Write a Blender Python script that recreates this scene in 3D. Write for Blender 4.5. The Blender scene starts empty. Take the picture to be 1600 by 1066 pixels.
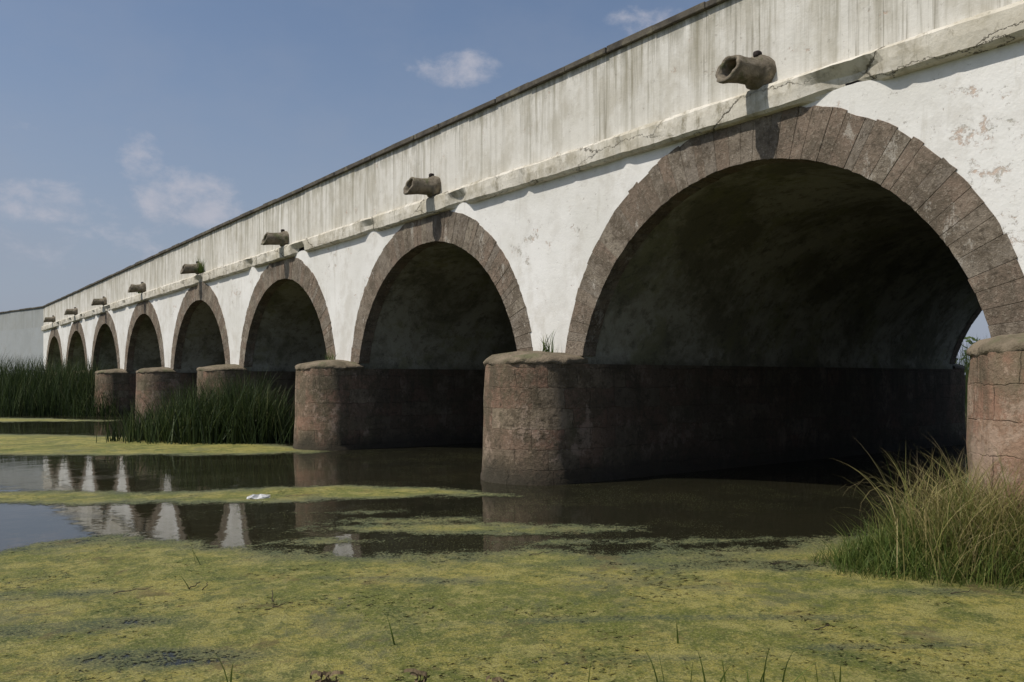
import bpy, math, random
import numpy as np
from mathutils import Vector, noise as mn
random.seed(7); rng=np.random.default_rng(7)
S=bpy.context.scene
TH=math.radians(37.1); CT,ST=math.cos(TH),math.sin(TH)
def W2(r,d): return (r*CT+d*ST, -r*ST+d*CT)      # shore frame (r along near bank, d across the river) -> world
EYE=2.16; D=11.64; W=16.3; PITCH=10.24; C0=-1.33; NA=9
ZS=2.64
# ------------------------------------------------------------------ node helpers
def nd(t,typ,props=None,ins=None):
    n=t.nodes.new(typ)
    for k,v in (props or {}).items(): setattr(n,k,v)
    for k,v in (ins or {}).items():
        s=n.inputs[k]
        if isinstance(v,bpy.types.NodeSocket): t.links.new(v,s)
        else: s.default_value=v
    return n
def M(t,op,a,b=0.0,c=0.0,clamp=False):
    return nd(t,'ShaderNodeMath',{'operation':op,'use_clamp':clamp},{0:a,1:b,2:c}).outputs[0]
def MIX(t,f,a,b,bt='MIX'):
    def cc(v): return v if isinstance(v,bpy.types.NodeSocket) else (v[0],v[1],v[2],1)
    return nd(t,'ShaderNodeMix',{'data_type':'RGBA','blend_type':bt},{0:f,6:cc(a),7:cc(b)}).outputs[2]
def MR(t,v,a,b,c=0.0,d=1.0,it='SMOOTHSTEP'):
    return nd(t,'ShaderNodeMapRange',{'interpolation_type':it},{'Value':v,'From Min':a,'From Max':b,'To Min':c,'To Max':d}).outputs[0]
def NO(t,vec,sc,det=4,ro=.55,dist=0.0):
    return nd(t,'ShaderNodeTexNoise',None,{'Vector':vec,'Scale':sc,'Detail':det,'Roughness':ro,'Distortion':dist}).outputs[0]
def MP(t,vec,sc=(1,1,1),loc=(0,0,0)):
    return nd(t,'ShaderNodeMapping',None,{'Vector':vec,'Scale':sc,'Location':loc}).outputs[0]
def SEP(t,v): return nd(t,'ShaderNodeSeparateXYZ',None,{0:v}).outputs
def mat(name):
    m=bpy.data.materials.new(name); m.use_nodes=True; t=m.node_tree; t.nodes.clear()
    return m,t,nd(t,'ShaderNodeTexCoord').outputs
def fin(t,col,rough=.85,bump=None,bs=.3,bd=.02,spec=.3):
    ins={'Base Color':col if isinstance(col,bpy.types.NodeSocket) else (*col,1),'Roughness':rough,'Specular IOR Level':spec}
    if bump is not None:
        ins['Normal']=nd(t,'ShaderNodeBump',None,{'Height':bump,'Strength':bs,'Distance':bd}).outputs[0]
    b=nd(t,'ShaderNodeBsdfPrincipled',None,ins)
    o=nd(t,'ShaderNodeOutputMaterial',None,{0:b.outputs[0]}); return b,o
def mesh(name,verts,faces,mats=None,parent=None,smooth=False,uv=None,tone=None,mi=None):
    me=bpy.data.meshes.new(name); me.from_pydata([tuple(v) for v in verts],[],[tuple(f) for f in faces])
    if uv is not None:
        l=me.uv_layers.new(name='UVMap')
        for i,lp in enumerate(me.loops): l.data[i].uv=uv[i]
    if tone is not None:
        a=me.attributes.new('tone','FLOAT','POINT'); a.data.foreach_set('value',np.asarray(tone,dtype=np.float32))
    ob=bpy.data.objects.new(name,me); S.collection.objects.link(ob)
    for m in (mats or []): me.materials.append(m)
    if mi is not None: me.polygons.foreach_set('material_index',mi)
    if smooth: me.polygons.foreach_set('use_smooth',[True]*len(me.polygons))
    if parent: ob.parent=parent
    me.update(); return ob
def empty(name,loc=(0,0,0)):
    e=bpy.data.objects.new(name,None); e.location=loc; S.collection.objects.link(e); return e
# ------------------------------------------------------------------ materials
def plaster(name,base=(.81,.795,.75),streak=1.0,dull=0.0,worn=()):
    m,t,tc=mat(name); P=tc['Object']; x,y,z=SEP(t,P)
    big=NO(t,P,.35,5,.6); med=NO(t,P,2.2,6,.65); fine=NO(t,P,22,5,.6)
    col=MIX(t,MR(t,big,.38,.68),base,(base[0]*.86,base[1]*.855,base[2]*.83))
    col=MIX(t,M(t,'MULTIPLY',MR(t,med,.48,.72),.35),col,(.54,.51,.45))
    dm=M(t,'MULTIPLY',MR(t,NO(t,MP(t,P,(.9,.9,.6),(12,2,2)),1.0,8,.7),.50,.64),.35)
    col=MIX(t,dm,col,(.50,.46,.38))
    # rain streaks running down the parapet
    par=MR(t,z,6.85,6.98); top=MR(t,z,6.9,8.9,.45,1.0)
    s1=NO(t,MP(t,P,(5,5,.22)),1.0,6,.7,.2)
    s2=NO(t,MP(t,P,(.9,.9,.12),(3,7,1)),1.0,4,.6)
    st=M(t,'MULTIPLY',MR(t,s1,.42,.64),MR(t,s2,.34,.58,.15,1))
    st=M(t,'MULTIPLY',M(t,'MULTIPLY',st,top),M(t,'MULTIPLY',par,.9*streak))
    col=MIX(t,M(t,'MULTIPLY',par,.42*streak),col,(.60,.565,.475))
    blot=M(t,'MULTIPLY',MR(t,NO(t,MP(t,P,(1.2,1.2,.8),(6,6,2)),1.0,7,.7),.44,.62),par)
    col=MIX(t,M(t,'MULTIPLY',blot,.5*streak),col,(.45,.415,.33))
    col=MIX(t,st,col,(.26,.235,.165))
    s4=M(t,'MULTIPLY',MR(t,NO(t,MP(t,P,(13,13,.3),(1,1,4)),1.0,4,.7),.56,.68),MR(t,NO(t,MP(t,P,(.7,.7,.3),(2,8,3)),1.0,3),.42,.6))
    col=MIX(t,M(t,'MULTIPLY',M(t,'MULTIPLY',s4,par),.65*streak),col,(.19,.17,.12))
    lich=M(t,'MULTIPLY',MR(t,z,8.2,8.72),MR(t,NO(t,MP(t,P,(3,3,1)),1.5,5,.7),.4,.62))
    col=MIX(t,M(t,'MULTIPLY',lich,.7*streak),col,(.20,.19,.14))
    low=M(t,'SUBTRACT',1.0,par)
    s3=M(t,'MULTIPLY',MR(t,NO(t,MP(t,P,(2.4,2.4,.3),(9,1,0)),1.0,5,.65),.57,.72),MR(t,z,3.5,6.6,.1,.9))
    col=MIX(t,M(t,'MULTIPLY',s3,M(t,'MULTIPLY',low,.6)),col,(.45,.42,.34))
    # patches where whitewash has peeled to the masonry
    pz=NO(t,MP(t,P,(1,1,1.4),(4,2,8)),1.6,8,.74)
    bo=None
    for (yy,zz,rr) in worn:
        dy=M(t,'SUBTRACT',y,yy); dz=M(t,'SUBTRACT',z,zz)
        g=MR(t,M(t,'SQRT',M(t,'ADD',M(t,'MULTIPLY',dy,dy),M(t,'MULTIPLY',dz,dz))),0,rr,.12,0)
        bo=g if bo is None else M(t,'MAXIMUM',bo,g)
    pe=M(t,'ADD',pz,bo) if bo is not None else pz
    peel=M(t,'MULTIPLY',MR(t,pe,.60,.66),MR(t,NO(t,P,7,7,.78),.47,.56))
    col=MIX(t,M(t,'MULTIPLY',peel,.75),col,MIX(t,MR(t,NO(t,P,4,4),.42,.58),(.52,.37,.27),(.42,.39,.32)))
    chips=M(t,'MULTIPLY',MR(t,NO(t,P,8,6,.75),.625,.65),MR(t,NO(t,P,.45,3,.5),.42,.6,.3,1))
    col=MIX(t,M(t,'MULTIPLY',chips,.6),col,(.38,.34,.28))
    if dull: col=MIX(t,dull,col,(.22,.25,.26))
    h=M(t,'ADD',M(t,'MULTIPLY',fine,.2),M(t,'MULTIPLY',NO(t,P,1.6,5,.6),1.0))
    h=M(t,'SUBTRACT',h,M(t,'MULTIPLY',M(t,'ADD',peel,chips),.35))
    fin(t,col,.9,h,.45,.05,.15); return m
PL=plaster('whitewashed_plaster',worn=[(4.9,5.2,1.3),(3.9,6.1,.9),(25.2,6.0,1.0),(14.8,5.2,.8),(23.0,4.6,.9),(34.5,5.6,1.2),(7.2,6.3,.5),(43.5,5.9,1.2),(5.0,4.0,.7)])
PLG=plaster('grey_plaster',(.6,.6,.58),.7,.6)
def cornice_mat():
    m,t,tc=mat('weathered_string_course'); P=tc['Object']
    w=nd(t,'ShaderNodeTexNoise',None,{'Vector':P,'Scale':1.2,'Detail':7.0,'Roughness':.7}).outputs[1]
    wp=MIX(t,.3,P,w,'LINEAR_LIGHT')
    cr=nd(t,'ShaderNodeTexVoronoi',{'feature':'DISTANCE_TO_EDGE'},{'Vector':MP(t,wp,(1,.45,2.0)),'Scale':1.0}).outputs[0]
    crk=M(t,'MULTIPLY',MR(t,cr,.003,.02,1,0),MR(t,NO(t,P,.5,3),.40,.5))
    med=NO(t,P,2.5,8,.72); big=NO(t,P,.5,4)
    col=MIX(t,MR(t,med,.40,.66),(.69,.65,.56),(.45,.41,.32))
    col=MIX(t,M(t,'MULTIPLY',MR(t,big,.45,.65),.5),col,(.51,.465,.36))
    col=MIX(t,M(t,'MULTIPLY',MR(t,NO(t,MP(t,P,(4,3,2)),1.3,7,.75),.54,.65),.65),col,(.24,.21,.145))
    col=MIX(t,M(t,'MULTIPLY',MR(t,NO(t,MP(t,P,(9,9,.8)),1.0,5,.7),.55,.68),.5),col,(.27,.25,.18))
    col=MIX(t,M(t,'MULTIPLY',crk,.85),col,(.08,.07,.05))
    h=M(t,'SUBTRACT',M(t,'ADD',med,M(t,'MULTIPLY',NO(t,P,18,4),.2)),M(t,'MULTIPLY',crk,1.0))
    fin(t,col,.92,h,.55,.04,.1); return m
CO=cornice_mat()
def ringstone():
    m,t,tc=mat('voussoir_stone'); P=tc['Object']
    to=nd(t,'ShaderNodeAttribute',{'attribute_name':'tone'}).outputs['Fac']
    r=nd(t,'ShaderNodeValToRGB',None,{0:to}); e=r.color_ramp.elements
    e[0].position=0; e[0].color=(.20,.155,.115,1); e[1].position=1; e[1].color=(.31,.265,.20,1)
    a=e.new(.3); a.color=(.25,.19,.142,1); a=e.new(.55); a.color=(.27,.225,.172,1); a=e.new(.8); a.color=(.24,.205,.165,1)
    n1=NO(t,P,2.0,9,.78); n2=NO(t,P,20,6,.7)
    col=MIX(t,MR(t,n1,.43,.60),r.outputs[0],(.15,.122,.09))
    col=MIX(t,M(t,'MULTIPLY',MR(t,n2,.53,.66),.55),col,(.40,.345,.27))
    col=MIX(t,M(t,'MULTIPLY',MR(t,NO(t,MP(t,P,(1,1,1),(7,7,7)),9,8,.77),.53,.62),.65),col,(.085,.068,.05))
    wh=MR(t,NO(t,MP(t,P,(1,1,.6),(3,3,3)),1.5,9,.82),.57,.625)
    col=MIX(t,M(t,'MULTIPLY',wh,.6),col,(.52,.48,.41))
    z=SEP(t,P)[2]
    col=MIX(t,M(t,'MULTIPLY',MR(t,z,5.8,6.6),MR(t,NO(t,P,.9,5),.46,.62,.0,.6)),col,(.07,.06,.05))
    fin(t,col,.9,M(t,'ADD',n1,M(t,'MULTIPLY',n2,.5)),.9,.07,.12); return m
RS=ringstone()
def simple(name,c1,c2,sc=4,rough=.9,bs=.5,bd=.03,c3=None):
    m,t,tc=mat(name); P=tc['Object']; n1=NO(t,P,sc,7,.65); n2=NO(t,P,sc*8,4,.6)
    col=MIX(t,MR(t,n1,.35,.68),c1,c2)
    if c3: col=MIX(t,MR(t,NO(t,MP(t,P,(1,1,1),(5,5,5)),sc*.6,6,.7),.52,.64),col,c3)
    col=MIX(t,M(t,'MULTIPLY',n2,.35),col,(c2[0]*.6,c2[1]*.6,c2[2]*.6))
    fin(t,col,rough,M(t,'ADD',n1,M(t,'MULTIPLY',n2,.35)),bs,bd,.2); return m
MORT=simple('mortar',(.23,.195,.15),(.16,.13,.10),6)
COP=simple('coping_stone',(.13,.115,.09),(.065,.058,.048),3,c3=(.19,.17,.12))
SPM=simple('spout_stone',(.30,.255,.19),(.15,.125,.09),6,c3=(.13,.13,.07),bs=1,bd=.04)
IRON=simple('rusty_iron',(.05,.04,.035),(.03,.022,.02),9)
ASPH=simple('asphalt',(.05,.05,.05),(.065,.062,.06),6)
def pierstone():
    m,t,tc=mat('pier_ashlar'); P=tc['Object']; U=tc['UV']; x,y,z=SEP(t,P)
    wv=nd(t,'ShaderNodeTexNoise',None,{'Vector':P,'Scale':3.0,'Detail':6.0,'Roughness':.65}).outputs[1]
    U2=MIX(t,.08,U,wv,'LINEAR_LIGHT')
    br=nd(t,'ShaderNodeTexBrick',{'offset':.5,'squash':1.35,'squash_frequency':3},{'Vector':U2,'Color1':(.0,.0,.0,1),'Color2':(1,1,1,1),'Mortar':(.5,.5,.5,1),'Scale':1.0,'Mortar Size':.010,'Mortar Smooth':1.0,'Bias':0.0,'Brick Width':.70,'Row Height':.42})
    tone=br.outputs[0]; mf=M(t,'MULTIPLY',br.outputs[1],MR(t,NO(t,P,1.7,4,.6),.38,.62,.08,.9))
    r=nd(t,'ShaderNodeValToRGB',None,{0:tone}); e=r.color_ramp.elements
    e[0].position=0; e[0].color=(.19,.14,.095,1); e[1].position=1; e[1].color=(.30,.235,.16,1)
    a=e.new(.4); a.color=(.275,.165,.112,1); a=e.new(.7); a.color=(.215,.175,.12,1)
    n1=NO(t,P,1.6,9,.78); n2=NO(t,P,16,6,.7)
    col=MIX(t,MR(t,n1,.43,.58),r.outputs[0],(.14,.108,.07))
    col=MIX(t,M(t,'MULTIPLY',MR(t,n2,.5,.68),.5),col,(.37,.29,.205))
    col=MIX(t,M(t,'MULTIPLY',MR(t,NO(t,MP(t,P,(1,1,1),(7,7,7)),7,8,.77),.51,.62),.7),col,(.075,.06,.04))
    # nearest pier has lost more of its crust: paler and redder
    nb=MR(t,y,4.5,8.0,1,0)
    col=MIX(t,M(t,'MULTIPLY',nb,.5),col,MIX(t,MR(t,n1,.42,.6),(.40,.225,.15),(.33,.24,.165)))
    li=MR(t,M(t,'ADD',NO(t,MP(t,P,(1,1,.8),(8,1,3)),1.0,9,.78),M(t,'MULTIPLY',nb,.05)),.55,.595)
    col=MIX(t,M(t,'MULTIPLY',li,.55),col,(.48,.36,.27))
    gr=MR(t,NO(t,MP(t,P,(1,1,.7),(1,6,3)),.8,8,.74),.50,.62)
    col=MIX(t,M(t,'MULTIPLY',gr,.45),col,(.14,.128,.072))
    col=MIX(t,M(t,'MULTIPLY',mf,.4),col,(.12,.10,.075))
    wet=MR(t,M(t,'ADD',z,M(t,'MULTIPLY',NO(t,MP(t,P,(2,2,.6)),1.5,5),-.7)),-.25,.35,1,0)
    col=MIX(t,M(t,'MULTIPLY',wet,.85),col,(.035,.032,.022))
    dr=M(t,'MULTIPLY',MR(t,NO(t,MP(t,P,(3,3,.35)),1.0,5,.7),.48,.66),MR(t,z,.6,2.5,.15,.75))
    col=MIX(t,dr,col,(.085,.073,.048))
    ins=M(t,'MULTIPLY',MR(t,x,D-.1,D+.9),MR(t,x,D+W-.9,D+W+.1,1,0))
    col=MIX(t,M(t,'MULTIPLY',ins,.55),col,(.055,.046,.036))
    h=M(t,'SUBTRACT',M(t,'ADD',n1,M(t,'MULTIPLY',n2,.5)),M(t,'MULTIPLY',mf,.6))
    fin(t,col,.88,h,.9,.06,.2); return m
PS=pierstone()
CAPM=simple('pier_cap_stone',(.25,.20,.14),(.13,.108,.07),2.2,c3=(.15,.145,.08),bs=1,bd=.06)
def vaultm():
    m,t,tc=mat('vault_plaster'); P=tc['Object']
    n=NO(t,P,.5,9,.74,.4); n2=NO(t,P,3.5,8,.74); n3=NO(t,MP(t,P,(1,1,1),(6,6,6)),.7,8,.72)
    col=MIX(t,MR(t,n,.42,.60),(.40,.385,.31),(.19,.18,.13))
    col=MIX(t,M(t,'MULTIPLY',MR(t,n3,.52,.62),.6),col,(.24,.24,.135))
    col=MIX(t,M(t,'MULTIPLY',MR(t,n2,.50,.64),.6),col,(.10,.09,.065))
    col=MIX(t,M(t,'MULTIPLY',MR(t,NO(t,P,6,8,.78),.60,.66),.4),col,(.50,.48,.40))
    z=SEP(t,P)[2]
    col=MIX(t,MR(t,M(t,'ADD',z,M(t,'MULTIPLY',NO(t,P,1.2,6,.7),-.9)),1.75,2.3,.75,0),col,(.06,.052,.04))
    fin(t,col,.92,M(t,'ADD',n2,M(t,'MULTIPLY',NO(t,P,20,4),.3)),.6,.05,.1); return m
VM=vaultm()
# ------------------------------------------------------------------ bridge
bridge=empty('stone_arch_bridge')
A,RI,ZI=4.03,4.141,1.689; RO,ZO=4.621,2.029
ai,ao=math.asin(A/RI),math.acos((ZS-ZO)/RO)
YE=86.6; YS=-32.0; ZT=8.70
cs=[C0+PITCH*k for k in range(NA)]
def face(name,X):
    cols=[(YS,-1.0),(cs[0]-5.12,-1.0),(cs[0]-5.12,ZS)]
    NS=40
    for c in cs:
        cols.append((c-A,ZS))
        for i in range(NS+1):
            a=-ai+2*ai*i/NS
            cols.append((c+RI*math.sin(a),ZI+RI*math.cos(a)))
        cols.append((c+A,ZS))
    cols+= [(cs[-1]+5.12,ZS),(cs[-1]+5.12,-1.0),(YE,-1.0)]
    v=[];f=[]
    for (y,zb) in cols: v+=[(X,y,zb),(X,y,ZT)]
    for i in range(len(cols)-1):
        if cols[i+1][0]-cols[i][0]<1e-4: continue
        a=2*i; f.append((a,a+2,a+3,a+1))
    return mesh(name,v,f,[PL],bridge)
face('spandrel_wall_near',D); face('spandrel_wall_far',D+W)
def box(name,x0,x1,y0,y1,z0,z1,m,parent):
    v=[(x,y,z) for x in(x0,x1) for y in(y0,y1) for z in(z0,z1)]
    f=[(0,1,3,2),(4,6,7,5),(0,4,5,1),(2,3,7,6),(0,2,6,4),(1,5,7,3)]
    return mesh(name,v,f,[m],parent)
box('parapet_core_near',D+.01,D+.5,YS,YE-.01,7.2,8.69,PL,bridge)
box('parapet_core_far',D+W-.5,D+W-.01,YS,YE-.01,7.2,8.69,PL,bridge)
box('roadway',D+.5,D+W-.5,YS,YE,7.0,7.45,ASPH,bridge)
box('abutment_fill_far',D+.02,D+W-.02,cs[-1]+4.06,YE-.02,-1,2.6,MORT,bridge)
box('abutment_fill_near',D+.02,D+W-.02,YS,cs[0]-4.06,-1,2.6,MORT,bridge)
# coping slabs
def coping(name,x0,x1,pts):
    v=[];f=[]
    for (p,q) in zip(pts[:-1],pts[1:]):
        L=math.dist(p,q); n=max(1,int(L/1.25)); 
        dx,dy=(q[0]-p[0])/L,(q[1]-p[1])/L; nx,ny=dy,-dx
        for i in range(n):
            a=L*i/n+.004; b=L*(i+1)/n-.004; z0=p[2]+(q[2]-p[2])*i/n+random.uniform(-.004,.004)
            o=random.uniform(-.015,.015); h=.125+random.uniform(-.014,.014); k=len(v)
            for s in(a,b):
                hh=h+random.uniform(-.01,.01)
                for w in(x0+o,x1+o):
                    for zz in(z0,z0+hh): v.append((p[0]+dx*s+nx*w,p[1]+dy*s+ny*w,zz))
            f+=[tuple(k+j for j in q4) for q4 in[(0,1,3,2),(4,6,7,5),(0,4,5,1),(2,3,7,6),(0,2,6,4),(1,5,7,3)]]
    o=mesh(name,v,f,[COP],bridge); b=o.modifiers.new('b','BEVEL'); b.width=.015; b.segments=2
coping('coping_near',-.09,.58,[(D,YS,ZT),(D,YE,ZT)])
coping('coping_far',-.58,.09,[(D+W,YS,ZT),(D+W,YE,ZT)])
# string course
def cornice(name,X,sg):
    prof=[(0,6.50),(.12,6.515),(.175,6.56),(.185,6.74),(.178,6.90),(.13,6.965),(-.0,6.99)]
    ys=np.arange(YS,YE+.01,.10); v=[];f=[]; K=len(prof)
    for y in ys:
        big=mn.noise(Vector((y*.9,3.1,sg)))
        chip=max(0,mn.noise(Vector((y*.6,9.7,sg)))-.26)*.6+max(0,mn.noise(Vector((y*2.6,4.7,sg)))-.34)*.16
        for j,(o,z) in enumerate(prof):
            n=mn.noise(Vector((y*1.6,j*1.7,sg*4)))*.014+mn.noise(Vector((y*7,j*1.7,sg*4)))*.007
            oo=max(0,o+n-(chip if j in(1,2,3) else 0)) if j not in(0,6) else o-.01
            v.append((X-sg*oo,y,z+(n*1.2 if 0<j<6 else 0)+big*.010+(chip*.5 if j in(1,2) else 0)))
    for i in range(len(ys)-1):
        for j in range(K-1):
            a=i*K+j; f.append((a,a+1,a+K+1,a+K))
    mesh(name,v,f,[CO],bridge)
cornice('string_course_near',D,1); cornice('string_course_far',D+W,-1)
# vaults and rings
def vault(c,k):
    pr=[(-4.0,2.18),(-4.0,2.45)]
    N=40
    for i in range(N+1):
        a=-ai+2*ai*i/N; pr.append((RI*math.sin(a),ZI+RI*math.cos(a)))
    pr+=[(4.0,2.45),(4.0,2.18)]
    xs=np.linspace(D+.02,D+W-.02,9); v=[];f=[]; K=len(pr)
    for x in xs:
        for (u,z) in pr: v.append((x,c+u,z))
    for i in range(len(xs)-1):
        for j in range(K-1):
            a=i*K+j; f.append((a,a+1,a+K+1,a+K))
    mesh('vault_%d'%k,v,f,[VM],bridge,smooth=True)
def ring(c,k,X,sg,tag):
    NB=46; v=[];f=[];tone=[]
    ed=[-1+2*(i+(random.uniform(-.25,.25) if 0<i<NB else 0))/NB for i in range(NB+1)]
    for i in range(NB):
        u0=ed[i]+.0004; u1=ed[i+1]-.0004
        pr=.020+random.uniform(-.004,.004); ro=RO+random.uniform(-.022,.022); t=random.random()
        ri=RI-.012; kk=len(v)
        for u in(u0,(u0+u1)/2,u1):
            for (R,Z,al) in((ri+random.uniform(-.014,.006),ZI,ai),(ro+random.uniform(-.015,.015),ZO,ao)):
                for xx in(X-sg*(pr+random.uniform(-.004,.004)),X+sg*.34):
                    v.append((xx,c+R*math.sin(u*al),Z+R*math.cos(u*al)))
                    tone.append(t)
        for s in(0,4):
            a=kk+s
            f+=[(a,a+2,a+6,a+4),(a,a+4,a+5,a+1),(a+2,a+3,a+7,a+6)]
        f+=[(kk,kk+1,kk+3,kk+2),(kk+8,kk+10,kk+11,kk+9)]
    o=mesh('arch_ring_%s_%d'%(tag,k),v,f,[RS],bridge,tone=tone)
    b=o.modifiers.new('b','BEVEL'); b.width=.005; b.segments=1; b.limit_method='ANGLE'
    v=[];f=[]
    for i in range(41):
        u=-1+2*i/40
        for (R,Z,al) in((RI-.004,ZI,ai),(RO-.04,ZO,ao)):
            v.append((X-sg*.010,c+R*math.sin(u*al),Z+R*math.cos(u*al)))
        v.append((X+sg*.3,c+(RI-.004)*math.sin(u*ai),ZI+(RI-.004)*math.cos(u*ai)))
    for i in range(40):
        a=3*i; f+=[(a,a+1,a+4,a+3),(a,a+3,a+5,a+2)]
    mesh('ring_mortar_%s_%d'%(tag,k),v,f,[MORT],bridge)
for k,c in enumerate(cs):
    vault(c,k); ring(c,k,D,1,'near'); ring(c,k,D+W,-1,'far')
# piers (long body with rounded cutwaters at both ends)
def stadium(r,yc,e=.35,n=18):
    pts=[]
    for i in range(n+1):
        a=math.pi/2+math.pi*i/n; pts.append((D-e+r*math.cos(a),yc+r*math.sin(a)))
    for s in np.linspace(0,1,12)[1:-1]: pts.append((D-e+s*(W+2*e),yc-r))
    for i in range(n+1):
        a=-math.pi/2+math.pi*i/n; pts.append((D+W+e+r*math.cos(a),yc+r*math.sin(a)))
    for s in np.linspace(0,1,12)[1:-1]: pts.append((D+W+e-s*(W+2*e),yc+r))
    return pts
def pier(yc,k):
    zs=[-1.0,-.2,.10,.14,.55,.95,1.35,1.75,2.1,2.47]; rs=[1.23,1.23,1.215,1.195,1.185,1.178,1.17,1.16,1.15,1.14]
    v=[];f=[];uv=[]; K=None
    off=random.uniform(0,5)
    for z,r in zip(zs,rs):
        p=stadium(r,yc); K=len(p)
        for x,y in p:
            n=mn.noise(Vector((x*1.3,y*1.3,z*1.6)))*.035 if (x<D-.1 or x>D+W+.1) else 0
            v.append((x+n*(1 if x>D+5 else -1),y+n*(y-yc),z))
    p=stadium(1.16,yc); cum=[0]
    for i in range(K): cum.append(cum[-1]+math.dist(p[i],p[(i+1)%K]))
    for j in range(len(zs)-1):
        for i in range(K):
            i2=(i+1)%K; f.append((j*K+i,j*K+i2,(j+1)*K+i2,(j+1)*K+i))
            uv+=[(cum[i]+off,zs[j]+k*.13),(cum[i+1]+off,zs[j]+k*.13),(cum[i+1]+off,zs[j+1]+k*.13),(cum[i]+off,zs[j+1]+k*.13)]
    mesh('pier_%d'%k,v,f,[PS],bridge,uv=uv,smooth=True)
    for sg,tag in((1,'near'),(-1,'far')):
        X=D if sg==1 else D+W; v=[];f=[]; n=44
        prof=[(1.12,2.44),(1.14,2.46),(1.155,2.49),(1.15,2.53),(1.12,2.575),(1.03,2.62),(.85,2.66),(.5,2.72),(.0,2.76)]
        for j,(r,z) in enumerate(prof):
            row=[]
            for i in range(n+1):
                a=math.pi/2+math.pi*i/n
                jt=mn.noise(Vector((i*.5,j*.6,k*3.3+sg)))*.045+mn.noise(Vector((i*1.7,j*.8,k*3.3+sg)))*.022
                row.append((-.35+(r+jt)*math.cos(a),(r+jt)*math.sin(a)))
            row=[(.12,row[0][1])]+row+[(.12,row[-1][1])]
            for (x,y) in row: v.append((X+sg*x,yc+y,z+mn.noise(Vector((x*2.2,y*2.2,k)))*.06+mn.noise(Vector((x*8,y*8,k)))*.02))
        K2=n+3
        for j in range(len(prof)-1):
            for i in range(K2-1):
                a=j*K2+i; f.append((a,a+1,a+K2+1,a+K2))
        mesh('pier_cap_%s_%d'%(tag,k),v,f,[CAPM],bridge,smooth=True)
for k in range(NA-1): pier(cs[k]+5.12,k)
# water spouts
def spout(yc,k,sc=1.0):
    v=[];f=[]; n=28
    tilt=.08; zc=7.24
    rings=[(0.0,.27,0),(.12,.285,0),(.17,.27,0),(.19,.215,0),(.45,.21,0),(.62,.215,.03),(.74,.23,.06),(.77,.22,.08),(.76,.165,.08),(.6,.16,0),(.2,.16,0)]
    ya=.16   # barrels lean slightly downstream
    for q,(s,r,ob) in enumerate(rings):
        for i in range(n):
            a=2*math.pi*i/n
            ss=s-ob*math.sin(a)+(mn.noise(Vector((a*2,k*3,1)))*.04 if q>5 and q<9 else 0)
            jt=1+mn.noise(Vector((s*4,a*1.5,k)))*.12+mn.noise(Vector((s*9,a*4,k)))*.06
            v.append((D-ss*sc,yc+ss*ya+r*jt*math.cos(a)*sc,zc-ss*tilt+r*jt*math.sin(a)*sc))
    for j in range(len(rings)-1):
        for i in range(n):
            f.append((j*n+i,j*n+(i+1)%n,(j+1)*n+(i+1)%n,(j+1)*n+i))
    f.append(tuple((len(rings)-1)*n+i for i in range(n)))
    mesh('water_spout_%d'%k,v,f,[SPM],bridge,smooth=True)
    b=box('spout_clamp_%d'%k,D-.20,D-.07,yc-.06,yc+.06,zc+.23,zc+.33,IRON,bridge)
    bb=b.modifiers.new('b','BEVEL'); bb.width=.035; bb.segments=3
for k,c in enumerate(cs): spout(c-.42,k)
# splayed wing wall beyond the far end, with its coping
ww=[(D,YE,ZT),(D-.24*30,YE+.97*30,ZT-.12),(D-.24*90,YE+.97*90,ZT-.9),(D-.24*230,YE+.97*230,3.0)]
v=[];f=[]
for p in ww:
    v+=[(p[0],p[1],-1),(p[0],p[1],p[2]),(p[0]+.5,p[1],p[2]),(p[0]+.5,p[1],-1)]
for i in range(len(ww)-1):
    a=4*i; f+=[(a,a+4,a+5,a+1),(a+1,a+5,a+6,a+2),(a+2,a+6,a+7,a+3)]
mesh('wing_wall',v,f,[PLG],bridge); coping('wing_wall_coping',-.09,.58,ww)
v=[];f=[]
for i,p in enumerate(ww): v+=[(p[0]+.5,p[1],p[2]-1.3),(p[0]+W-.5,p[1],p[2]-1.3)]
for i in range(len(ww)-1): a=2*i; f.append((a,a+1,a+3,a+2))
mesh('approach_road',v,f,[ASPH],bridge)
# ------------------------------------------------------------------ ground
def sm(x,a,b):
    t=np.clip((x-a)/(b-a),0,1); return t*t*(3-2*t)
def land(r,d):
    X=r*CT+d*ST
    L=np.maximum.reduce([sm(d,5.3,3.6),sm(d,48,52),sm(X,40,45),sm(r,-45,-52)])
    return L
def gz(r,d):
    z=-.8+land(r,d)*1.25
    e=((r-6.0)/2.7)**2+((d-9.5)/.95)**2
    return np.maximum(z,.16-.55*(e-0.35).clip(0,3)*1.0) if isinstance(z,np.ndarray) else max(z,.16-.55*max(e-.35,0))
c1=np.concatenate([-np.geomspace(4000,62,16),np.arange(-60,60.1,.75),np.geomspace(62,4000,16)])
R_,D_=np.meshgrid(c1,c1); Z_=gz(R_.ravel(),D_.ravel())
Z_=Z_+np.array([mn.noise(Vector((a*.35,b*.35,0)))*.08 for a,b in zip(R_.ravel(),D_.ravel())])
N=len(c1); X_=R_.ravel()*CT+D_.ravel()*ST; Y_=-R_.ravel()*ST+D_.ravel()*CT
idx=np.arange(N*N).reshape(N,N)
F=np.stack([idx[:-1,:-1].ravel(),idx[:-1,1:].ravel(),idx[1:,1:].ravel(),idx[1:,:-1].ravel()],1)
GM=simple('grassy_ground',(.065,.085,.03),(.10,.095,.05),.8,c3=(.05,.07,.025))
mesh('ground',np.stack([X_,Y_,Z_],1).tolist(),F.tolist(),[GM],smooth=True)
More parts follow.
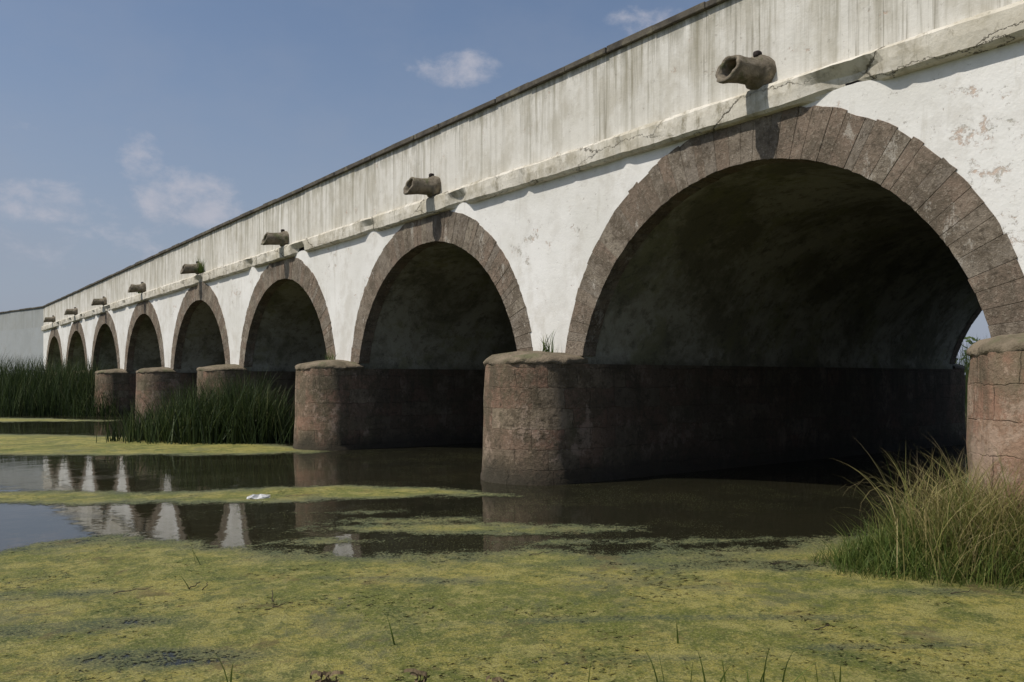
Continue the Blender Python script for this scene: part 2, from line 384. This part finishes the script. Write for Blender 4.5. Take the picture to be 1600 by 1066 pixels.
# ------------------------------------------------------------------ water
m,t,tc=mat('river_water'); P=tc['Object']
h=M(t,'ADD',M(t,'MULTIPLY',NO(t,P,1.1,3,.5),1.0),M(t,'MULTIPLY',NO(t,MP(t,P,(1,1,1),(5,5,0)),5,3,.5),.16))
dust=M(t,'MULTIPLY',MR(t,NO(t,P,38,3,.6),.62,.66),MR(t,NO(t,P,.5,6,.65),.46,.58))
film=M(t,'MULTIPLY',MR(t,NO(t,MP(t,P,(1,1,1),(3,1,0)),.7,8,.7,.6),.52,.66),.25)
col=MIX(t,NO(t,P,.3,4),(.012,.013,.008),(.026,.023,.012))
col=MIX(t,dust,col,(.17,.18,.07))
b,o=fin(t,col,M(t,'ADD',M(t,'ADD',.03,M(t,'MULTIPLY',film,.35)),M(t,'MULTIPLY',dust,.6)),h,.10,.05,.5); b.inputs['IOR'].default_value=1.33
WM=m
q=[W2(r,d) for r,d in((-130,-6),(130,-6),(130,75),(-130,75))]
mesh('river_water',[(x,y,0) for x,y in q],[(0,1,2,3)],[WM])
# ------------------------------------------------------------------ duckweed
def ell(r,d,cr,cd,a,b,rot=0.0):
    c,s=math.cos(rot),math.sin(rot); u=(r-cr)*c+(d-cd)*s; w=-(r-cr)*s+(d-cd)*c
    q=np.sqrt((u/a)**2+(w/b)**2); return (1-q)*min(a,b)*1.0
def cover(r,d):
    fb=np.interp(r,[-14,-8,-6.6,-6.1,-5.3,-4.4,-3.3,-2.0,-.8,.4,1.4,2.4,3.4,4.2,5.2,9],[9.6,9.7,10.0,11.0,11.4,11.1,10.55,10.3,10.2,10.6,10.35,10.3,10.7,11.0,11.7,12.2])
    c=(fb-d)*.55
    u=np.interp(r,[-30,-9.8,-6,-3.6,-2,-.7,-.2],[16.2,15.9,15.9,16.9,16.5,16.0,15.5]); l=np.interp(r,[-30,-8.8,-4.5,-2.3,-.2],[14.0,14.25,14.4,15.0,15.3])
    c=np.maximum(c,np.minimum.reduce([(u-d)*.8,(d-l)*.8,(-.1-r)*.5]))
    u=np.interp(r,[-40,-19.6,-12,-9,-6.6],[33,32.5,30.5,28.5,26]); l=np.interp(r,[-40,-14.4,-9,-6],[22.6,23.3,23.4,24])
    c=np.maximum(c,np.minimum.reduce([(u-d)*.5,(d-l)*.5,(-5.8-r)*.5]))
    u=np.interp(r,[-45,-27,-20],[47.5,46,43]); l=np.interp(r,[-45,-27,-20],[40,41,42])
    c=np.maximum(c,np.minimum.reduce([(u-d)*.35,(d-l)*.35,(-20-r)*.3])-.05)
    c=np.maximum(c,ell(r,d,-.55,11.95,2.0,.42,.0)+.03)
    c=np.maximum(c,ell(r,d,-1.7,12.6,.9,.28,.1)-.01)
    c=np.maximum(c,ell(r,d,-2.6,11.0,.7,.18,.1)-.01)
    c=np.maximum(c,ell(r,d,.9,10.95,.9,.2,.1)-.02)
    c=np.maximum(c,ell(r,d,-2.9,13.4,1.4,.2,.05)-.10)
    c=np.maximum(c,ell(r,d,3.0,11.1,1.8,.35,.1)-.20)
    c=np.maximum(c,ell(r,d,-3.0,11.2,4.0,1.0,.0)*.2-.34)
    def thin(cr,cd,a,b,rot,lv):
        nonlocal c
        q=np.sqrt((((r-cr)*math.cos(rot)+(d-cd)*math.sin(rot))/a)**2+((-(r-cr)*math.sin(rot)+(d-cd)*math.cos(rot))/b)**2)
        c=np.minimum(c,lv+np.maximum(0,q-.5)*.6)
    thin(-2.6,6.4,1.1,.32,.1,.15)
    thin(-3.8,7.2,1.3,.26,.25,.18)
    thin(-5.0,8.2,1.5,.3,.2,.20)
    thin(3.0,9.6,2.2,.4,.0,.16); thin(1.0,9.7,1.4,.3,.1,.2); thin(4.2,8.4,1.2,.22,.0,.2)
    thin(.3,7.4,1.4,.16,.1,.24); thin(-1.2,8.9,1.4,.2,-.1,.22); thin(2.2,7.5,1.5,.15,.0,.24); thin(1.2,6.4,1.3,.12,.05,.25); thin(3.2,6.7,1.2,.12,.05,.24)
    return np.clip(c,-1.5,1.5)
V=[];FF=[];CV=[]
for (r0,r1,d0,d1,st) in((-16,9,4.3,18,.09),(-45,-3,18,50,.25)):
    rr=np.arange(r0,r1+st/2,st); dd=np.arange(d0,d1+st/2,st); R1,D1=np.meshgrid(rr,dd)
    cv=cover(R1,D1); idx=np.arange(R1.size).reshape(R1.shape)+len(V)
    k=(np.maximum.reduce([cv[:-1,:-1],cv[1:,1:],cv[1:,:-1],cv[:-1,1:]])>-.7)
    f4=np.stack([idx[:-1,:-1][k],idx[:-1,1:][k],idx[1:,1:][k],idx[1:,:-1][k]],1)
    FF+=f4.tolist(); Xq=R1.ravel()*CT+D1.ravel()*ST; Yq=-R1.ravel()*ST+D1.ravel()*CT
    V+=np.stack([Xq,Yq,np.full(Xq.shape,.006)],1).tolist(); CV+=cv.ravel().tolist()
m,t,tc=mat('duckweed'); P=tc['Object']
cv=nd(t,'ShaderNodeAttribute',{'attribute_name':'tone'}).outputs['Fac']
nA=NO(t,P,.9,9,.62); nB=NO(t,P,6,8,.74); nC=NO(t,P,34,5,.75)
c=M(t,'ADD',cv,M(t,'MULTIPLY',M(t,'SUBTRACT',nA,.5),1.1))
c=M(t,'ADD',c,M(t,'MULTIPLY',M(t,'SUBTRACT',nB,.5),1.0))
c=M(t,'ADD',c,M(t,'MULTIPLY',M(t,'SUBTRACT',nC,.5),1.1))
alpha=MR(t,c,-.06,.08)
hz=M(t,'ADD',NO(t,MP(t,P,(1,1,1),(2,9,0)),11,8,.82),M(t,'MULTIPLY',MR(t,NO(t,MP(t,P,(1,1,1),(8,2,0)),.8,5,.6),.4,.65),.08))
hole=MR(t,hz,.61,.66,1,0)
alpha=M(t,'MULTIPLY',alpha,hole)
big=NO(t,MP(t,P,(1,1,1),(7,3,0)),.6,8,.74,.5)
col=MIX(t,MR(t,big,.43,.57),(.175,.195,.036),(.41,.355,.09))
col=MIX(t,M(t,'MULTIPLY',MR(t,nB,.48,.57),.75),col,(.125,.15,.033))
n5=NO(t,MP(t,P,(1,1,1),(3,3,3)),2.4,9,.77)
col=MIX(t,M(t,'MULTIPLY',MR(t,n5,.50,.58),.7),col,(.45,.40,.13))
n6=NO(t,MP(t,P,(1,1,1),(13,3,3)),1.3,9,.80,.3)
col=MIX(t,M(t,'MULTIPLY',MR(t,n6,.52,.60),.75),col,(.09,.12,.03))
col=MIX(t,M(t,'MULTIPLY',MR(t,nC,.48,.62),.6),col,(.49,.44,.18))
col=MIX(t,M(t,'MULTIPLY',MR(t,NO(t,P,70,3,.7),.50,.62),.7),col,(.07,.085,.03))
thn=MR(t,c,.05,.45,.7,0)
col=MIX(t,thn,col,(.105,.125,.08))
gp=MR(t,NO(t,MP(t,P,(1,1,1),(1,4,0)),.45,9,.79,.6),.53,.60)
col=MIX(t,M(t,'MULTIPLY',gp,.5),col,(.125,.135,.085))
br=M(t,'MULTIPLY',MR(t,NO(t,MP(t,P,(1,1,1),(9,4,0)),1.3,9,.8,.4),.56,.63),.6)
col=MIX(t,br,col,(.17,.125,.055))
bp=nd(t,'ShaderNodeBump',None,{'Height':M(t,'ADD',nB,M(t,'MULTIPLY',nC,.8)),'Strength':1.0,'Distance':.05}).outputs[0]
bs=nd(t,'ShaderNodeBsdfPrincipled',None,{'Base Color':col,'Roughness':.7,'Specular IOR Level':.2,'Normal':bp}).outputs[0]
tr=nd(t,'ShaderNodeBsdfTransparent').outputs[0]
mx=nd(t,'ShaderNodeMixShader',None,{0:alpha,1:tr,2:bs}).outputs[0]; nd(t,'ShaderNodeOutputMaterial',None,{0:mx})
mesh('duckweed',V,FF,[m],tone=CV)
# ------------------------------------------------------------------ blades
def bladem(name,stops,rough=.6):
    m,t,tc=mat(name); to=nd(t,'ShaderNodeAttribute',{'attribute_name':'tone'}).outputs['Fac']
    r=nd(t,'ShaderNodeValToRGB',None,{0:to}); e=r.color_ramp.elements
    e[0].position=stops[0][0]; e[0].color=(*stops[0][1],1); e[1].position=stops[-1][0]; e[1].color=(*stops[-1][1],1)
    for p,cc in stops[1:-1]: a=e.new(p); a.color=(*cc,1)
    b=nd(t,'ShaderNodeBsdfPrincipled',None,{'Base Color':r.outputs[0],'Roughness':rough,'Specular IOR Level':.25}).outputs[0]
    tl=nd(t,'ShaderNodeBsdfTranslucent',None,{0:r.outputs[0]}).outputs[0]
    mx=nd(t,'ShaderNodeMixShader',None,{0:.3,1:b,2:tl}).outputs[0]; nd(t,'ShaderNodeOutputMaterial',None,{0:mx}); return m
REED=bladem('reed_leaf',[(0,(.022,.033,.013)),(.5,(.05,.078,.024)),(.85,(.10,.125,.04)),(1,(.24,.22,.11))])
GRASS=bladem('marsh_grass',[(0,(.045,.075,.015)),(.4,(.12,.17,.035)),(.65,(.25,.24,.075)),(.85,(.38,.31,.14)),(1,(.52,.42,.24))])
LEAF=bladem('bush_leaf',[(0,(.025,.04,.015)),(.5,(.05,.08,.025)),(1,(.10,.14,.04))])
def blades(name,m,roots,H,lean,width,tone,droop,seg=5):
    n=len(roots); az=rng.uniform(0,2*np.pi,n); H=np.asarray(H)
    la=np.abs(rng.normal(0,1,n))*lean; fa=rng.uniform(0,np.pi,n)
    V=np.zeros((n,seg*2+1,3)); T=np.zeros((n,seg*2+1)); dr=droop*rng.uniform(.2,1.0,n)
    pos=np.array(roots,float); ang=la.copy()
    for j in range(seg+1):
        s=j/seg
        wd=width*(1-s**1.6)*.5
        off=np.stack([np.cos(fa),np.sin(fa),np.zeros(n)],1)*wd
        if j<seg:
            V[:,2*j]=pos-off; V[:,2*j+1]=pos+off; T[:,2*j]=T[:,2*j+1]=np.clip(tone-(.22*(1-s)),0,1)
        else: V[:,2*seg]=pos; T[:,2*seg]=np.clip(tone+.08,0,1)
        L=H/seg; pos=pos+np.stack([np.sin(ang)*np.cos(az)*L,np.sin(ang)*np.sin(az)*L,np.cos(ang)*L],1)
        ang=ang+dr*(s+.15)*2/seg
    F=[]
    for i in range(n):
        b=i*(2*seg+1)
        for j in range(seg-1): F.append((b+2*j,b+2*j+1,b+2*j+3,b+2*j+2))
        F.append((b+2*seg-2,b+2*seg-1,b+2*seg))
    return mesh(name,V.reshape(-1,3).tolist(),F,[m],tone=T.ravel())
def scatter(n,fn,zf=None):
    out=[]
    while len(out)<n:
        p=fn()
        if p is None: continue
        r,d=p; x,y=W2(r,d); out.append((x,y,float(zf(r,d)) if zf else 0.0))
    return out
# reed bed, far left bank
def f():
    r=random.uniform(-44,-22.5); d=random.uniform(47.2,56)
    if d<48.2+mn.noise(Vector((r*.5,0,0)))*1.3: return None
    if r*CT+d*ST>D-.6: return None
    return r,d
ro=scatter(9000,f,lambda r,d:gz(r,d)-.1)
ra=np.array([x*CT-y*ST for x,y,z in ro])
H=np.interp(ra,[-44,-27,-24,-22],[3.6,3.3,2.5,1.8])*rng.uniform(.6,1.1,len(ro))
H*=np.array([1+.28*mn.noise(Vector((a*.9,2,0))) for a in ra])
blades('reed_bed',REED,ro,H,.2,.055,np.clip(rng.normal(.42,.25,len(ro)),0,1),.8,4)
# reed clump standing in the water beside the bridge
def f():
    r=random.gauss(-9.7,1.35); d=random.gauss(28.9,.8)
    if r>-7.4 or r<-13.2: return None
    if abs(d-28.9)>1.8: return None
    return r,d
ro=scatter(2600,f)
def f():
    r=random.uniform(-14.0,-10.5); return r,random.gauss(29.2,.6)
ro+=scatter(480,f)
ra=np.array([x*CT-y*ST for x,y,z in ro])
H=np.interp(ra,[-13.8,-12,-10.5,-9,-8,-7.3],[1.2,1.75,2.35,2.3,1.9,1.2])*rng.uniform(.5,1.15,len(ro))
H*=np.array([1+.3*mn.noise(Vector((a*1.6,2,0))) for a in ra])
blades('reed_bed',REED,ro,H,.26,.036,np.clip(rng.normal(.47,.28,len(ro)),0,1),.9,5)
# reeds on the bank upstream of the bridge
ro=[(random.uniform(40.5,50),random.uniform(-25,60),.1) for _ in range(7000)]
blades('reed_bed',REED,ro,rng.uniform(2.8,4.6,7000),.12,.08,rng.uniform(.3,.95,7000),.4,4)
# bushes on the upstream bank
v=[];f=[];tn=[]
for b in range(34):
    cx,cy=random.uniform(47,58),random.uniform(-30,75); R=random.uniform(2.0,3.6); hz_=random.uniform(2.6,4.6)
    for _ in range(420):
        u=Vector((random.gauss(0,1),random.gauss(0,1),random.gauss(0,1))).normalized()*random.uniform(.55,1.05)
        lump=1+.35*mn.noise(u*2.5+Vector((b*3,0,0)))
        p=Vector((cx+u.x*R*lump,cy+u.y*R*lump,hz_*.55+.4+u.z*hz_*.6*lump))
        if p.z<.1: continue
        a=Vector((random.gauss(0,1),random.gauss(0,1),random.gauss(0,1))).normalized()*.22; c2=a.orthogonal().normalized()*.13
        k=len(v); v+=[tuple(p-a),tuple(p+c2),tuple(p+a),tuple(p-c2)]; f.append((k,k+1,k+2,k+3)); tn+=[min(1,max(0,random.gauss(.35+.3*u.z,.2)))]*4
mesh('riverside_bushes',v,f,[LEAF],tone=tn)
# grass tuft at right: green sedge skirt + tall straw
def zt(r,d): return gz(r,d)-.03
def f():
    r=random.uniform(3.25,8.2); d=random.uniform(8.4,10.4)
    if ((r-6.0)/2.65)**2+((d-9.42)/.97)**2>1+.55*mn.noise(Vector((r*2.5,d*2.5,0))): return None
    return r,d
ro=scatter(7500,f,zt); ra=np.array([x*CT-y*ST for x,y,z in ro])
H=np.interp(ra,[3.3,3.8,4.4,5.0,8],[.32,.50,.68,.8,.85])*rng.uniform(.35,1.15,len(ro))
g1=blades('grass_tuft',GRASS,ro,H,.5,.011,np.clip(rng.normal(.42,.15,len(ro))+(ra-4.3)*.12,.05,.95),1.5,6)
def f():
    r=random.gauss(5.5,.55); d=random.gauss(9.35,.35)
    if r<4.3: return None
    return r,d
ro=scatter(3000,f,zt)
g2=blades('tall_straw',GRASS,ro,rng.uniform(.5,1.42,len(ro)),.30,.010,np.clip(rng.normal(.76,.19,len(ro)),.25,1),1.8,8)
def f(): return random.gauss(5.05,.35),random.gauss(9.3,.25)
ro=scatter(150,f,zt)
g3=blades('bent_straw',GRASS,ro,rng.uniform(1.2,1.75,150),.28,.013,rng.uniform(.8,1,150),3.0,10)
g2.parent=g1; g3.parent=g1
# foreground shore blades
ro=[(*W2(r,d),.0) for r,d in [(-1.95,5.75),(-.98,6.7),(-.95,6.72),(1.35,6.75),(1.4,5.7),(1.55,5.65),(1.6,5.6),(1.72,5.7),(1.9,5.75),(2.1,5.7),(2.25,5.7),(1.05,5.65),(1.0,5.6),(-1.9,5.6),(2.2,5.6),(.5,5.5),(1.3,5.5),(-3.7,9.7),(-3.6,9.6),(1.66,5.62),(2.0,5.6),(1.45,5.6),(-3.3,8.5),(1.8,5.55),(1.2,5.6)]]
blades('shore_grass',GRASS,ro,rng.uniform(.2,.42,len(ro)),.30,.016,rng.uniform(.3,.55,len(ro)),.7,6)
# floating twigs and dead stems
TW=simple('dead_twig',(.09,.07,.045),(.05,.04,.03),10)
def tube(name,pts,rad,m):
    cu=bpy.data.curves.new(name,'CURVE'); cu.dimensions='3D'; cu.bevel_depth=rad; cu.bevel_resolution=2
    for pl in pts:
        s=cu.splines.new('POLY'); s.points.add(len(pl)-1)
        for i,p in enumerate(pl): s.points[i].co=(*p,1); s.points[i].radius=1-.6*i/len(pl)
    o=bpy.data.objects.new(name,cu); S.collection.objects.link(o); cu.materials.append(m); return o
pl=[]
for (r,d,L,a) in [(-4.0,8.3,.45,-.2),(-3.3,8.5,.18,1.3),(-3.15,8.45,.15,1.5),(-2.3,8.0,.28,1.9),(-2.25,7.8,.12,.4),(2.6,7.1,.15,.3),(.2,10.1,.3,.1),(4.4,8.3,.2,.1),(3.0,9.6,.3,.1)]:
    p=[]
    for i in range(6):
        s=i/5*L; x,y=W2(r+s*math.cos(a)+random.uniform(-.015,.015),d+s*math.sin(a)+random.uniform(-.015,.015)); p.append((x,y,.012+.3*s*random.uniform(.3,1)))
    pl.append(p)
tube('floating_twigs',pl,.006,TW)
# curled dead dock leaves at the near edge
DM=simple('dead_leaf',(.20,.15,.085),(.12,.085,.05),8)
v=[];f=[]
for (r,d) in [(-1.35,5.75),(-1.22,5.7),(-.66,5.75),(-.10,5.62)]:
    for q in range(4):
        a0=random.uniform(0,6.28); R=random.uniform(.03,.075); k=len(v); wv=random.uniform(.012,.03)
        ox=random.gauss(0,.03)
        for i in range(10):
            a=a0+i/9*random.uniform(2.6,3.2); rr=R*(1-.05*i)
            x,y=W2(r+ox+rr*math.cos(a)*1.5,d+random.gauss(0,.004))
            z=.09+rr*math.sin(a)
            dx,dy=W2(0,wv*(1-abs(i-4.5)/6)); v+=[(x-dx,y-dy,z),(x+dx,y+dy,z+.02)]
        for i in range(9): a=k+2*i; f.append((a,a+1,a+3,a+2))
mesh('dead_leaves',v,f,[DM])
# white scrap of foam floating on the weed
FM=simple('foam_scrap_white',(.7,.7,.68),(.6,.6,.58),6)
v=[];f=[]; cx,cy=W2(-4.55,15.0)
for j,(rr,z) in enumerate([(.22,.0),(.20,.03),(.10,.06),(.0,.065)]):
    for i in range(12):
        a=i/12*6.283; q=1+.6*mn.noise(Vector((i*.9,j*.5,2)))
        v.append((cx+rr*q*math.cos(a)*1.0,cy+rr*q*.5*math.sin(a),z*q))
for j in range(3):
    for i in range(12): f.append((j*12+i,j*12+(i+1)%12,(j+1)*12+(i+1)%12,(j+1)*12+i))
mesh('foam_scrap',v,f,[FM])
# weeds rooted in masonry
def weed(x,y,z,n,h,nm='wall_weed'):
    ro=[(x+random.gauss(0,.06),y+random.gauss(0,.12),z) for _ in range(n)]
    blades(nm,GRASS,ro,rng.uniform(.4,1,n)*h,.45,.02,rng.uniform(.1,.55,n),.9,5)
weed(D-.25,cs[1]+5.12-.2,2.72,30,.6); weed(D-.12,cs[4]-.9,7.0,90,1.0); weed(D-.12,cs[5]+.3,7.0,60,.6); weed(D-.4,cs[3]-5.0,2.7,30,.5)
# ------------------------------------------------------------------ light, sky
sd=Vector((.066,-.02,-.096)).normalized()
el=math.asin(-sd.z); az=math.atan2(-sd.x,-sd.y)
L=bpy.data.lights.new('sun','SUN'); L.energy=3.6; L.angle=math.radians(.5); L.color=(1,.945,.865)
lo=bpy.data.objects.new('sun',L); lo.rotation_euler=sd.to_track_quat('-Z','Y').to_euler(); S.collection.objects.link(lo)
w=bpy.data.worlds.new('World'); S.world=w; w.use_nodes=True; t=w.node_tree; t.nodes.clear()
sky=nd(t,'ShaderNodeTexSky',{'sky_type':'NISHITA','sun_disc':False,'sun_elevation':el,'sun_rotation':az,'air_density':1.0,'dust_density':1.6,'ozone_density':2.6,'altitude':90})
G=nd(t,'ShaderNodeTexCoord').outputs['Generated']; gx,gy,gzz=SEP(t,G)
azn=M(t,'MULTIPLY',M(t,'ARCTAN2',gx,gy),57.2958); eln=M(t,'MULTIPLY',M(t,'ARCSINE',gzz),57.2958)
cvec=nd(t,'ShaderNodeCombineXYZ',None,{0:azn,1:eln,2:0.0}).outputs[0]
nz=NO(t,MP(t,cvec,(1,1.5,1)),.42,9,.62,.2); nz2=NO(t,MP(t,cvec,(1,1.6,1),(31,8,0)),.13,6,.6)
tot=None
for (a,e,hw,hh,s) in [(15.8,11.3,3.2,1.8,.9),(13.0,13.6,1.3,1.5,.75),(7.8,10.4,3.8,1.3,.72),(10,12.5,4,1.6,.2),(33.2,20.5,3.0,1.1,.8),(46,23.1,2.4,.9,.7),(5.5,15,2.5,.7,.3),(11,8.5,9,1.8,.42),(-20,14,9,3,.8),(-55,18,12,4,.8),(80,16,10,3,.8),(120,12,14,4,.8),(170,15,20,5,.8)]:
    dx=M(t,'DIVIDE',M(t,'SUBTRACT',azn,a),hw); dy=M(t,'DIVIDE',M(t,'SUBTRACT',eln,e),hh)
    q=M(t,'ADD',M(t,'MULTIPLY',dx,dx),M(t,'MULTIPLY',dy,dy))
    g=M(t,'MULTIPLY',MR(t,q,0,2.4,1,0),s)
    tot=g if tot is None else M(t,'MAXIMUM',tot,g)
cl=MR(t,M(t,'ADD',tot,M(t,'MULTIPLY',M(t,'SUBTRACT',nz,.5),2.2)),.32,1.3,0,.75)
cl=M(t,'MULTIPLY',cl,MR(t,tot,.02,.4))
haze=M(t,'ADD',MR(t,eln,-2,26,.88,.12),M(t,'MULTIPLY',MR(t,nz2,.35,.75),.12))
c=MIX(t,haze,sky.outputs[0],(3.1,3.45,4.25))
c=MIX(t,cl,c,(4.9,4.9,5.5))
bg=nd(t,'ShaderNodeBackground',None,{0:c,1:.10}); nd(t,'ShaderNodeOutputWorld',None,{0:bg.outputs[0]})
# ------------------------------------------------------------------ camera
cam=bpy.data.cameras.new('camera'); cam.sensor_width=36; cam.lens=1297/1600*36; cam.shift_y=59/1600; cam.clip_end=8000; cam.clip_start=.05
co=bpy.data.objects.new('camera',cam); co.location=(0,0,EYE); co.rotation_euler=(math.radians(90),0,-TH); S.collection.objects.link(co)
S.camera=co
S.view_settings.view_transform='Standard'; S.view_settings.look='None'; S.view_settings.exposure=0
